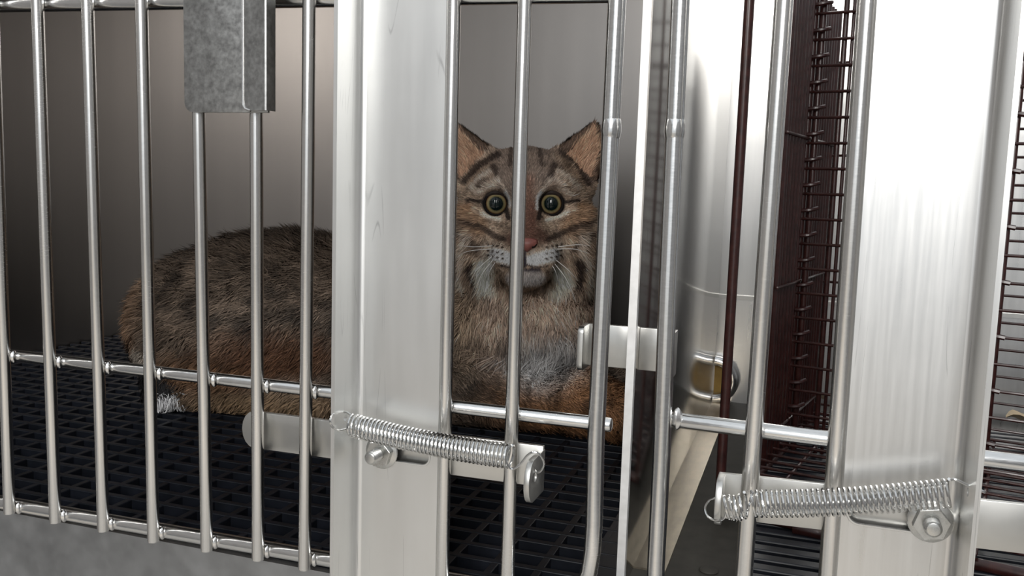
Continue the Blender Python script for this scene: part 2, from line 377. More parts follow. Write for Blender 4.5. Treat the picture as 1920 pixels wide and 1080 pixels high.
# ---------------------------------------------------------------- slide latches, springs, bolts
def bolt(parent, px, py, r_w, r_n, ln):
    base = at(px, py, -0.0004); ax = (0, -1, 0)
    MB().lathe([(0, r_w*0.96), (0.0006, r_w), (0.0013, r_w), (0.0017, r_w*0.95)], base, ax, 28).build('washer', NUT, parent)
    hexa = [(r_n*math.cos(math.radians(60*i+12)), r_n*math.sin(math.radians(60*i+12))) for i in range(6)]
    b2 = base+np.array([0, -0.0017, 0])
    MB().prism(hexa, b2, (1, 0, 0), (0, 0, 1), (0, -1, 0), 0.0048).build('nut', NUT, parent, smooth=False, bevel=0.0003)
    prof = [(0, r_n*0.50)]; h = 0.0052
    prof = [(0.0, r_n*0.46)]
    while h < ln:
        prof += [(h, r_n*0.40), (h+0.0005, r_n*0.48), (h+0.0010, r_n*0.40)]; h += 0.0011
    prof += [(h, r_n*0.44), (h+0.0008, r_n*0.36), (h+0.00085, r_n*0.34)]
    MB().lathe(prof, b2, ax, 20).build('bolt_thread', NUT, parent)
def spring(parent, A, B, rad, wire, turns, name='coil'):
    A = np.array(A); B = np.array(B); d = B-A; L = np.linalg.norm(d); d /= L
    e1 = np.cross(d, [0, 1, 0]); e1 /= np.linalg.norm(e1); e2 = np.cross(d, e1)
    n = turns*16; pts = []
    for i in range(n+1):
        t = i/n; a = 2*math.pi*turns*t
        sag = -0.0016*math.sin(math.pi*t)
        pts.append(A+d*L*t+rad*(math.cos(a)*e1+math.sin(a)*e2)+np.array([0, 0, sag]))
    MB().tube(pts, wire, 6).build(name, SPRING, parent)
    return pts
def smooth_path(ctrl, n=8):
    P = [np.array(p) for p in ctrl]; P = [2*P[0]-P[1]]+P+[2*P[-1]-P[-2]]; out = []
    for i in range(1, len(P)-2):
        for j in range(n):
            t = j/n; a, b, c, d = P[i-1:i+3]
            out.append(0.5*((2*b)+(-a+c)*t+(2*a-5*b+4*c-d)*t*t+(-a+3*b-3*c+d)*t**3))
    out.append(P[-2]); return out

YL = 0.0068   # latch bar lies behind the cross rods' centre line
la = empty('slide_latch', at(712, 860, YL), 'flat steel slide latch with round pull tab, through the left door plate', 'latch', 'slide latches')
p0, p1 = at(456, 802, YL), at(1019, 874, YL)
hz = 0.0122
outl = [(p1[0], -hz), (p1[0], hz)] + [(p0[0]+0.009*(1-math.cos(a)), hz*math.sin(a)*1.0) for a in np.linspace(math.pi/2, -math.pi/2, 9)]
ang = math.atan2(p1[2]-p0[2], p1[0]-p0[0]); 
du = np.array([1, 0, math.tan(ang)])
MB().prism([(u-p0[0], v) for u, v in outl], (p0[0], YL-0.0015, p0[2]), du, (0, 0, 1), (0, 1, 0), 0.003).build('sliding_bar', LATCH, la, bevel=0.0004)
tz = at(1012, 889, 0)[2]
tabo = [(YL+0.0015, -0.0125), (YL+0.0015, 0.0125)] + [(-0.022+0.010*(1-math.sin(a)), 0.0125*math.cos(a)) for a in np.linspace(0.15, math.pi-0.15, 11)]
MB().prism(tabo, (p1[0]-0.0030, 0, tz), (0, 1, 0), (0, 0, 1), (1, 0, 0), 0.0034, holes=[[(-0.010+0.0026*math.cos(a), 0.0015+0.0026*math.sin(a)) for a in np.linspace(0, 2*math.pi, 13)[:-1]]]).build('pull_tab', LATCH, la, bevel=0.0005)
bolt(la, 717, 846, 0.0106, 0.0084, 0.0135)
sp = empty('coil_spring', at(800, 830, -0.018), 'shiny coil spring stretched from the left door plate to its round latch tab', 'spring', 'latch springs')
spring(sp, at(660, 797, -0.0185), at(958, 856, -0.0185), 0.0064, 0.00078, 41)
hk = [(658, 778, -.0185), (650, 773, -.0175), (638, 772, -.0150), (630, 773, -.0170), (624, 777, -.0260), (620, 784, -.0330), (619, 791, -.0345), (624, 801, -.0320), (636, 807, -.0260), (654, 803, -.0195)]
MB().tube(smooth_path([at(*q) for q in hk]), 0.00066, 7).build('hook', SPRING, sp)
hk = [(958, 834, -.0185), (949, 850, -.020), (950, 869, -.021), (960, 879, -.020), (974, 872, -.020), (988, 855, -.020), (1000, 848, -.020), (1012, 852, -.019), (1020, 868, -.016), (1016, 881, -.0125), (1007, 886, -.011), (1001, 879, -.011)]
MB().tube(smooth_path([at(*q) for q in hk]), 0.00066, 7).build('hook', SPRING, sp)

lb = empty('slide_latch', at(1660, 960, YL), 'flat steel slide latch running behind the right door plate, bent tab at left', 'latch', 'slide latches')
p0, p1 = at(1352, 928, YL), at(2080, 1008, YL)
ang = math.atan2(p1[2]-p0[2], p1[0]-p0[0]); du = np.array([1, 0, math.tan(ang)])
MB().prism([(0, -0.0125), (p1[0]-p0[0], -0.0125), (p1[0]-p0[0], 0.0125), (0, 0.0125)], (p0[0], YL-0.0015, p0[2]), du, (0, 0, 1), (0, 1, 0), 0.003).build('sliding_bar', LATCH, lb, bevel=0.0004)
tz = p0[2]
tabo = [(YL+0.0015, -0.0125), (YL+0.0015, 0.0125)] + [(-0.012+0.008*(1-math.sin(a)), 0.0125*math.cos(a)) for a in np.linspace(0.15, math.pi-0.15, 11)]
MB().prism(tabo, (p0[0]-0.0018, 0, tz), (0, 1, 0), (0, 0, 1), (1, 0, 0), 0.0036).build('pull_tab', LATCH, lb, bevel=0.0005)
bolt(lb, 1744, 976, 0.0108, 0.0088, 0.0100)
sq = empty('coil_spring', at(1570, 930, -0.018), 'shiny coil spring across the right door plate, hooked on the bent tab', 'spring', 'latch springs')
spring(sq, at(1362, 949, -0.0185), at(1400, 945, -0.0185), 0.0062, 0.00078, 4)
spring(sq, at(1412, 944, -0.0185), at(1783, 923, -0.0185), 0.0064, 0.00078, 37)
hk = [(1400, 968, -.0185), (1404, 950, -.0245), (1408, 932, -.020), (1412, 922, -.0185)]
MB().tube(smooth_path([at(*q) for q in hk]), 0.00062, 7).build('hook', SPRING, sq)
hk = [(1362, 960, -.0185), (1357, 972, -.018), (1342, 976, -.014), (1327, 968, -.009), (1322, 953, -.006), (1328, 940, -.006), (1340, 934, -.008)]
MB().tube(smooth_path([at(*q) for q in hk]), 0.00066, 7).build('hook', SPRING, sq)
hk = [(1783, 900, -.0185), (1792, 899, -.019), (1815, 910, -.0185), (1842, 921, -.018), (1846, 923, -.017)]
MB().tube(smooth_path([at(*q) for q in hk]), 0.00066, 7).build('hook', SPRING, sq)

# strike strap through the divider, both ends bent towards the viewer
YS = 0.066
st = empty('strike_strap', at(1185, 650, YS), 'short steel strike strap passing through the divider edge behind both doors', 'strike')
a_, b_ = at(1098, 650, YS), at(1262, 664, YS)
zs0, zs1 = at(1160, 690, YS)[2], at(1160, 611, YS)[2]
MB().box((a_[0], YS, zs0), (XD0, YS+0.003, zs1)).build('strap', LATCH, st, bevel=0.0005)
MB().box((XD1, YS, zs0), (b_[0], YS+0.003, zs1)).build('strap', LATCH, st, bevel=0.0005)
for X, s in ((a_[0], -1), (b_[0], 1)):
    MB().prism(rounded(YS-0.016, zs0-0.001, YS+0.003, zs1, 0.004, corners=(0, 1, 1, 0)), (X-0.0015, 0, 0), (0, 1, 0), (0, 0, 1), (1, 0, 0), 0.0034).build('bent_end', LATCH, st, bevel=0.0006)

# ---------------------------------------------------------------- right cage: drain collar, knob, mat, crate, leaves
yc = YBR-0.006
cx = XD1+0.0008; cz = atz(1337, 752, 0)[2]+0.0275
dc = empty('drain_collar', (cx, yc, cz), 'round grey metal collar with amber plug low in the back corner', 'drain')
arc = [(cx+0.0225*math.sin(a), yc-0.004, cz+0.0225*math.cos(a)) for a in np.linspace(0, math.pi, 25)]
MB().tube(arc, 0.0062, 12).build('collar', FRAME, dc)
half = [(0, -0.0165)]+[(0.0165*math.sin(a), -0.0165*math.cos(a)) for a in np.linspace(0.1, math.pi-0.1, 18)]+[(0, 0.0165)]
MB().prism(half, (cx, yc+0.001, cz), (1, 0, 0), (0, 0, 1), (0, -1, 0), 0.003).build('plug', PLUG, dc)
kb = atz(1329, 1071, 0)
o = MB().lathe([(0, 0.006), (0.0008, 0.0064), (0.0016, 0.0058), (0.0022, 0.003)], kb, (0, 0, 1), 20).build('floor_rivet', FLOORM)
tag(o, 'low dark round rivet on the metal floor in the foreground right', 'rivet')
mat_ = empty('floor_mat', (0.25, 0.3, 0.0), 'black plastic slatted mat under the brown wire crate', 'mat')
sl = MB().box((-0.275, -0.005, 0.0), (0.42, 0.005, 0.008)).mesh('slat', smooth=False, bevel=0.001); sl.materials.append(PLASTIC)
y = 0.036
while y < 0.56:
    o = bpy.data.objects.new('slat', sl); C.objects.link(o); o.parent = mat_; o.location = (0, y-0.3, 0.0); y += 0.0165

A12 = math.radians(12)
EX = np.array([math.cos(A12), -math.sin(A12), 0]); EY = np.array([math.sin(A12), math.cos(A12), 0]); EZ = np.array([0, 0, 1.0])
C0 = np.array([-0.049, 0.185, 0.009])
cr = empty('wire_crate', (C0[0]+0.2, C0[1]+0.1, 0.008), 'dark reddish brown coated wire crate standing in the right cage', 'crate')
def cw(a, b, z): return C0+EX*b+EY*a+EZ*z
def wire(p, q, r, name='wire', n=8, bev=0.0004): return MB().rod(p, q, r, n, bev).build(name, WIRE, cr)
H = 0.42
MB().tube(smooth_path([cw(0.05, 0.0, 0.0), cw(0.02, 0.0, 0.0), cw(0.004, 0.0, 0.002), cw(0.0, 0.0, 0.012), cw(0, 0, 0.05), cw(0, 0, H)], 6), 0.0036, 10).build('corner_rod', WIRE, cr)
wire(cw(0.006, 0.004, 0.002), cw(0.0, 0.62, 0.002), 0.0042, 'bottom_rod', 12)
wire(cw(0.0, 0.055, 0.002), cw(0.0, 0.075, 0.002), 0.0056, 'rod_sleeve', 12)
wire(cw(0.0, 0.090, 0.002), cw(0.0, 0.094, 0.002), 0.0058, 'rod_sleeve', 12)
wire(cw(0.02, 0.0, 0.0), cw(0.34, 0.0, 0.0), 0.0036, 'bottom_rod', 10)
# left side panel: close upright wires
for i in range(17):
    a = 0.125+i*0.0118
    wire(cw(a, 0, 0.0), cw(a, 0, H), 0.0030 if i in (0, 16) else 0.0022, 'upright_wire', 8)
for z in (0.03, 0.16, 0.29):
    wire(cw(0.12, 0.003, z), cw(0.318, 0.003, z), 0.0014)
# ladder panel across the crate
aP = 0.205
for b, r in ((0.0, 0.0036), (0.0075, 0.0030), (0.0270, 0.0024), (0.0335, 0.0016), (0.098, 0.0022), (0.147, 0.0016), (0.166, 0.0026), (0.22, 0.0022), (0.30, 0.0030)):
    wire(cw(aP, b, 0.0), cw(aP, b, H), r, 'upright_wire', 9)
z = 0.012; k = 0
while z < H-0.01:
    wire(cw(aP-0.003, -0.004, z), cw(aP-0.003, 0.31, z), 0.00135)
    MB().tube(smooth_path([cw(aP+0.003, -0.010, z+0.009), cw(aP-0.005, -0.006, z+0.0085), cw(aP-0.0062, 0.002, z+0.0075), cw(aP-0.005, 0.010, z+0.0085), cw(aP+0.001, 0.014, z+0.010)], 4), 0.0019, 7).build('wire_tie', WIRE, cr)
    if k % 2: MB().tube([cw(aP-0.004, 0.160, z), cw(aP-0.005, 0.166, z+0.001), cw(aP-0.004, 0.172, z)], 0.0022, 7).build('wire_tie', WIRE, cr)
    z += 0.0228; k += 1
# back panel
aB = 0.325
for b, r in ((0.004, 0.003), (0.030, 0.0028), (0.20, 0.002), (0.24, 0.002), (0.30, 0.003)):
    wire(cw(aB, b, 0.0), cw(aB, b, 0.37), r, 'upright_wire', 8)
for i in range(14):
    z = 0.02+i*0.026
    wire(cw(aB-0.002, 0.028 if i % 5 else 0.0, z), cw(aB-0.002, 0.31, z), 0.0013)
    MB().tube([cw(aB-0.003, 0.024, z), cw(aB-0.005, 0.030, z+0.001), cw(aB-0.003, 0.036, z)], 0.0018, 6).build('wire_tie', WIRE, cr)
wire(cw(aB, 0.0, 0.372), cw(aB, 0.31, 0.372), 0.003, 'top_rod', 8)
# crate floor mesh
for i in range(16):
    a = 0.014+i*0.02
    wire(cw(a, 0.0, 0.012), cw(a, 0.62, 0.012), 0.0013)
for i in range(9):
    b = 0.03+i*0.07
    wire(cw(0.0, b, 0.0098), cw(0.32, b, 0.0098), 0.0015)
LEAF = plain('dry_leaf', col(196, 178, 150), 0.8, 0.2, 0.25, 60)
for i, (px, py) in enumerate([(1531, 742), (1878, 748), (1903, 728)]):
    q = atz(px, py, 0.026); q[1] = min(q[1], YBR-0.05); mb = MB(); L_ = 0.022+0.008*random.random(); n = 7
    th = random.random()*3; e1 = np.array([math.cos(th), math.sin(th), 0.25]); e2 = np.array([-math.sin(th), math.cos(th), 0.1])
    vs = []; fs = []
    for sgn in (0, 0.0006):
        for j in range(n):
            t = j/(n-1); wd = L_*0.32*math.sin(math.pi*min(max(t, .04), .97))**0.8
            for s in (-1, 0, 1): vs.append(q+e1*(t-0.5)*L_+e2*wd*s+EZ*(0.006*abs(s)*wd/L_*3+0.004*math.sin(t*5+i)+sgn))
    for sgn in range(2):
        for j in range(n-1):
            for s in range(2):
                b0 = sgn*3*n+3*j+s; fs.append((b0, b0+1, b0+4, b0+3))
    o = mb.add(vs, fs).build('dry_leaf', LEAF); tag(o, ['curled pale dry leaf on the floor left of the bright door plate', 'curled pale dry leaf right of the bright plate, nearer to it', 'curled pale dry leaf right of the bright plate, nearest the picture edge'][i], 'leaf', 'dry leaves behind the wire crate')

# ---------------------------------------------------------------- bobcat
HS = 1.80e3                                   # photo pixels per metre at the head
HC = at(984, 400, 0.395)
hf = CAM-HC; HD = np.linalg.norm(hf); hf /= HD
hr = np.array([math.cos(0.03), math.sin(0.03), 0.0]); hr = CR - hf*(CR @ hf); hr /= np.linalg.norm(hr)
hu = np.cross(hf, hr); hu = hu/np.linalg.norm(hu)
if hu[2] < 0: hu = -hu
def hp(a, b, c): return HC+(hr*a+hu*b+hf*c)*0.001

def ell(P, c, r, axes=None):
    d = P-np.array(c, np.float32)
    if axes is not None: d = d @ np.array(axes, np.float32).T
    r = np.array(r, np.float32); q = d/r
    k0 = np.sqrt((q*q).sum(-1)); k1 = np.sqrt(((q/r)**2).sum(-1))+1e-9
    return k0*(k0-1)/k1
def cone(P, a, b, ra, rb):
    a = np.array(a, np.float32); b = np.array(b, np.float32); ba = b-a
    t = np.clip(((P-a) @ ba)/(ba @ ba), 0, 1)
    d = P-a-t[..., None]*ba
    return np.sqrt((d*d).sum(-1))-(ra+(rb-ra)*t)
def tri(P, a, b, c):
    a, b, c = (np.array(q, np.float32) for q in (a, b, c))
    ba, cb, ac = b-a, c-b, a-c; n = np.cross(ba, ac); pa, pb, pc = P-a, P-b, P-c
    s = np.sign(pa @ np.cross(ba, n))+np.sign(pb @ np.cross(cb, n))+np.sign(pc @ np.cross(ac, n))
    def seg(p, e): 
        t = np.clip((p @ e)/(e @ e), 0, 1); q = p-t[..., None]*e; return (q*q).sum(-1)
    edge = np.minimum(np.minimum(seg(pa, ba), seg(pb, cb)), seg(pc, ac))
    return np.sqrt(np.where(s < 2.0, edge, (pa @ n)**2/(n @ n)))
def smin(a, b, k):
    h = np.maximum(k-np.abs(a-b), 0)/k; return np.minimum(a, b)-h*h*k*0.25
def smax(a, b, k): return -smin(-a, -b, k)
HAX = np.stack([hr, hu, hf])
mm = 0.001
def hell(P, c, r): return ell(P, hp(*c), np.array(r)*mm, HAX)

def head_sdf(P):
    d = hell(P, (0, 16, -8), (57, 50, 58))                       # skull
    for s in (-1, 1):
        d = smin(d, hell(P, (s*37, -20, 2), (32, 40, 34)), 0.03)       # cheek
        d = smin(d, hell(P, (s*50, -44, -12), (18, 32, 24)), 0.025)    # ruff
        d = smin(d, hell(P, (s*25, 27, 33), (17, 10, 14)), 0.02)       # brow
    d = smin(d, cone(P, hp(0, 18, 38), hp(0, -24, 58), 15*mm, 12*mm), 0.02)   # bridge
    d = smin(d, hell(P, (0, -36, 40), (30, 21, 27)), 0.022)          # muzzle
    for s in (-1, 1): d = smin(d, hell(P, (s*14, -41, 55), (15, 12, 13)), 0.010)
    d = smin(d, hell(P, (0, -58, 43), (20, 12, 17)), 0.024)          # chin
    for s in (-1, 1):                                              # eye sockets
        d = smax(d, -hell(P, (s*28.5, 10, 50), (14, 12.5, 13)), 0.008)
        inn, tip, out = (s*31, 58, -2), (s*71, 86, -10), (s*64, 22, -8)
        mid2 = (s*77, 58, -12)
        e = np.minimum(tri(P, hp(*inn), hp(*tip), hp(*out)), tri(P, hp(*tip), hp(*mid2), hp(*out)))-5.0*mm
        e = smax(e, -hell(P, (s*60, 52, 12), (15, 27, 17)), 0.006)
        d = smin(d, e, 0.010)
    return d
def Q(x, y, Y): return at(x, y, Y)
def body_sdf(P):
    d = ell(P, Q(486, 602, 0.385), (0.110, 0.105, 0.092))                           # rump
    d = smin(d, ell(P, Q(640, 610, 0.43), (0.17, 0.10, 0.092)), 0.05)              # trunk
    d = smin(d, ell(P, Q(850, 640, 0.46), (0.12, 0.085, 0.092)), 0.05)              # shoulders
    d = smin(d, cone(P, Q(975, 640, 0.455), HC-hf*0.035-hu*0.03, 0.076, 0.056), 0.04)   # chest to neck
    d = smin(d, cone(P, Q(985, 560, 0.435), HC-hf*0.02-hu*0.02, 0.066, 0.050), 0.03)
    d = smin(d, ell(P, Q(420, 660, 0.345), (0.085, 0.06, 0.066)), 0.035)            # thigh
    d = smin(d, cone(P, Q(360, 735, 0.315), Q(600, 757, 0.335), 0.026, 0.022), 0.025)  # hind foot
    d = smin(d, ell(P, Q(338, 605, 0.37), (0.034, 0.055, 0.066)), 0.035)
    d = smin(d, ell(P, Q(880, 690, 0.405), (0.055, 0.045, 0.065)), 0.035)           # near shoulder / elbow
    d = smin(d, cone(P, Q(880, 752, 0.385), Q(1090, 756, 0.385), 0.036, 0.029), 0.025)  # near forearm
    d = smin(d, cone(P, Q(1090, 757, 0.385), Q(1172, 782, 0.372), 0.029, 0.026), 0.02)  # near paw
    for k in range(3): d = smin(d, cone(P, Q(1165, 780+6*k, 0.385-0.012*k), Q(1190, 794+5*k, 0.372-0.013*k), 0.014, 0.011), 0.008)
    d = smin(d, cone(P, Q(1040, 720, 0.47), Q(1160, 722, 0.455), 0.032, 0.026), 0.025)  # far forearm
    # tail
    T = [Q(296, 590, 0.335), Q(290, 650, 0.312), Q(302, 702, 0.295), Q(306, 756, 0.283)]
    for i in range(3): d = smin(d, cone(P, T[i], T[i+1], 0.021-0.0025*i, 0.0185-0.0025*i), 0.014)
    return d
def all_sdf(P): return np.maximum(smin(body_sdf(P), head_sdf(P), 0.02), 0.0005-P[..., 2])
lo = np.array([-0.86, 0.22, -0.006]); hi = np.array([-0.10, 0.62, 0.385]); VX = 0.0029
dims = np.ceil((hi-lo)/VX).astype(int)
gx, gy, gz = (np.arange(n, dtype=np.float32)*np.float32(VX)+np.float32(l) for n, l in zip(dims, lo))
V = np.empty(dims, np.float32)
for i0 in range(0, dims[0], 24):
    i1 = min(i0+24, dims[0])
    P = np.stack(np.meshgrid(gx[i0:i1], gy, gz, indexing='ij'), -1).astype(np.float32)
    V[i0:i1] = all_sdf(P)
def surface_nets(V, lo, h):
    nx, ny, nz = V.shape; ins = V < 0
    acc = np.zeros((nx-1, ny-1, nz-1, 3), np.float32); cnt = np.zeros((nx-1, ny-1, nz-1), np.float32)
    edges = []
    for ax in range(3):
        s0 = [slice(None)]*3; s1 = [slice(None)]*3; s0[ax] = slice(0, -1); s1[ax] = slice(1, None)
        a = V[tuple(s0)]; b = V[tuple(s1)]; m = (a < 0) != (b < 0)
        idx = np.argwhere(m); t = a[m]/(a[m]-b[m]); pos = idx.astype(np.float32); pos[:, ax] += t
        edges.append((ax, idx, ins[tuple(s0)][m]))
        o = [q for q in range(3) if q != ax]
        for da in (0, -1):
            for db in (0, -1):
                c = idx.copy(); c[:, o[0]] += da; c[:, o[1]] += db
                ok = ((c >= 0) & (c < np.array(acc.shape[:3]))).all(1)
                cc = c[ok]; np.add.at(acc, tuple(cc.T), pos[ok]); np.add.at(cnt, tuple(cc.T), 1)
    act = cnt > 0; vid = -np.ones(cnt.shape, np.int64); vid[act] = np.arange(act.sum())
    verts = (acc[act]/cnt[act][:, None])*h+lo
    quads = []
    for ax, idx, inside in edges:
        o = [(ax+1) % 3, (ax+2) % 3]; q = []
        for da, db in ((0, 0), (-1, 0), (-1, -1), (0, -1)):
            c = idx.copy(); c[:, o[0]] += da; c[:, o[1]] += db
            ok = ((c >= 0) & (c < np.array(cnt.shape))).all(1); c = np.clip(c, 0, np.array(cnt.shape)-1)
            q.append(np.where(ok, vid[tuple(c.T)], -1))
        q = np.stack(q, 1); q = np.where(inside[:, None], q, q[:, ::-1])
        quads.append(q[(q >= 0).all(1)])
    return verts, np.concatenate(quads)
bv, bq = surface_nets(V, lo, VX)
def vnormals(v, q):
    n = np.cross(v[q[:, 2]]-v[q[:, 0]], v[q[:, 3]]-v[q[:, 1]]); vn = np.zeros_like(v)
    for k in range(4): np.add.at(vn, q[:, k], n)
    return vn/(np.linalg.norm(vn, axis=1, keepdims=True)+1e-12), n
bn, qn = vnormals(bv, bq)
# winding check: gradients point outwards
g_out = all_sdf((bv+bn*0.002).astype(np.float32)).mean()
if g_out < 0: bq = bq[:, ::-1].copy(); bn, qn = vnormals(bv, bq)

# --- coat colour, defined in head space (pixels of a face chart) and in the cage space for the trunk
def lin(c): return np.array(col(*c)[:3])
def vnoise(P, f, seed=0):
    R = np.random.RandomState(seed); out = np.zeros(len(P))
    for o in range(3):
        k = R.normal(size=(5, 3))*f*(2**o); ph = R.rand(5)*6.28
        out += np.sin(P @ k.T+ph).sum(1)/5/(1.6**o)
    return out
def hlocal(P):
    d = (P-HC)*1000; a, b, c = d @ hr, d @ hu, d @ hf
    k = HD*1000/(HD*1000-c); return a, b, c, 984+a*k*1.80*(0.001*HS/1.80), 400-b*k*1.80*(0.001*HS/1.80)
def seg_d(x, y, pl):
    best = np.full(len(x), 1e9)
    for (x0, y0), (x1, y1) in zip(pl[:-1], pl[1:]):
        dx, dy = x1-x0, y1-y0; t = np.clip(((x-x0)*dx+(y-y0)*dy)/(dx*dx+dy*dy+1e-9), 0, 1)
        best = np.minimum(best, np.hypot(x-x0-t*dx, y-y0-t*dy))
    return best
DK, MDK, BRN, WRM, LT, WH, CR_ = (54, 44, 40), (70, 57, 50), (118, 95, 78), (158, 124, 96), (206, 188, 172), (240, 234, 228), (228, 218, 200)
FACE = [  # (colour, polyline, half width, softness, strength)
    ((124, 110, 102), [(984, 285), (984, 335)], 56, 30, .6),
    (DK, [(937, 297), (898, 320), (876, 345)], 6, 5, .75), (DK, [(1047, 294), (1073, 312), (1096, 348)], 6, 5, .75),
    (DK, [(960, 285), (958, 318)], 4, 4, .6), (DK, [(1010, 285), (1012, 318)], 4, 4, .6), (DK, [(984, 282), (984, 310)], 4, 4, .6),
    (DK, [(943, 352), (936, 335), (930, 318)], 5, 4, .7), (DK, [(1020, 352), (1028, 335), (1034, 318)], 5, 4, .7),
    (LT, [(921, 330), (904, 341), (893, 358)], 6, 5, .7), (LT, [(1042, 332), (1060, 340), (1076, 356)], 6, 5, .6),
    (DK, [(916, 346), (904, 352)], 5, 4, .6),
    ((122, 92, 78), [(986, 350), (988, 390)], 13, 16, .8), ((108, 78, 66), [(988, 395), (990, 446)], 17, 16, .9), ((98, 72, 62), [(972, 435), (960, 445)], 10, 12, .7), ((98, 72, 62), [(1008, 435), (1018, 445)], 10, 12, .7),
    (WRM, [(880, 395), (905, 425)], 14, 12, .6), (WRM, [(1085, 395), (1060, 425)], 14, 12, .6),
    (DK, [(878, 412), (905, 424), (930, 440), (948, 446)], 5, 4, .7), (DK, [(1092, 412), (1066, 428), (1040, 440), (1024, 446)], 5, 4, .7),
    (DK, [(872, 432), (892, 446), (906, 462)], 5, 4, .65), (DK, [(1098, 434), (1080, 448), (1066, 464)], 5, 4, .65),
    (LT, [(884, 440), (876, 470), (870, 505)], 6, 5, .7), (LT, [(1084, 440), (1082, 462), (1098, 505)], 6, 5, .65),
    (DK, [(862, 452), (862, 500)], 5, 5, .6), (DK, [(1108, 440), (1110, 490)], 6, 5, .6),
    (DK, [(889, 490), (893, 512), (899, 530)], 6, 5, .85), (DK, [(1080, 482), (1079, 505), (1075, 525)], 7, 5, .85),
    (CR_, [(912, 492), (914, 520), (920, 540)], 15, 9, .95), (CR_, [(1048, 505), (1052, 522), (1040, 540)], 15, 9, .8),
    (CR_, [(868, 515), (874, 535)], 7, 6, .6), (CR_, [(1100, 515), (1096, 535)], 7, 6, .5),
    ((226, 208, 190), [(899, 394), (915, 405), (940, 411)], 4, 5, .9), ((226, 208, 190), [(1022, 413), (1048, 405), (1068, 394)], 4, 5, .9),
    (WRM, [(890, 388), (900, 396)], 6, 5, .5), (WRM, [(1078, 388), (1068, 396)], 6, 5, .5),
    (WH, [(950, 362), (956, 374), (958, 388)], 3, 4, .9), (WH, [(1013, 362), (1006, 374), (1005, 394)], 3, 4, .9), (LT, [(940, 344), (948, 358)], 3, 5, .8), (LT, [(1026, 344), (1016, 358)], 3, 5, .8),
    (LT, [(900, 364), (915, 353), (936, 350)], 4, 4, .7), (LT, [(1036, 343), (1050, 354), (1066, 366)], 4, 4, .7),
    (DK, [(908, 378), (886, 379)], 3.5, 3, .85), (DK, [(1055, 379), (1076, 381)], 3.5, 3, .85),
    (DK, [(950, 394), (957, 410)], 4.5, 3, .95), (DK, [(1012, 394), (1007, 410)], 4.5, 3, .95),
    (LT, [(922, 466), (940, 472)], 15, 12, .6), (LT, [(1044, 466), (1026, 472)], 15, 12, .6), (WH, [(930, 474), (950, 479), (962, 482)], 11, 7, .95), (WH, [(1036, 474), (1018, 479), (1002, 482)], 11, 7, .95), (WH, [(970, 482), (998, 484)], 8, 5, .9),
    
    ((46, 38, 42), [(942, 494), (956, 496), (970, 495), (984, 490), (998, 495), (1012, 496), (1026, 494)], 1.8, 3.5, .85),
    ((46, 38, 46), [(984, 470), (984, 494)], 3, 3, 1.0), ((56, 48, 56), [(964, 502), (1010, 502)], 4, 4, .85),
    ((186, 178, 174), [(962, 517), (1010, 517)], 12, 9, .9),
]
for x_ in range(4):
    for y_ in (460, 470, 479):
        for s_ in (-1, 1): q_ = (984+s_*(38+9*x_), y_-2*x_+(y_ % 3)); FACE.append((DK, [q_, (q_[0]+s_*2, q_[1])], 2.0, 2.2, .9))
EYES = [(930.5, 382), (1033, 382)]
RUST, CHEST, DARKB = lin((148, 106, 72)), lin((188, 164, 146)), lin((52, 43, 37))
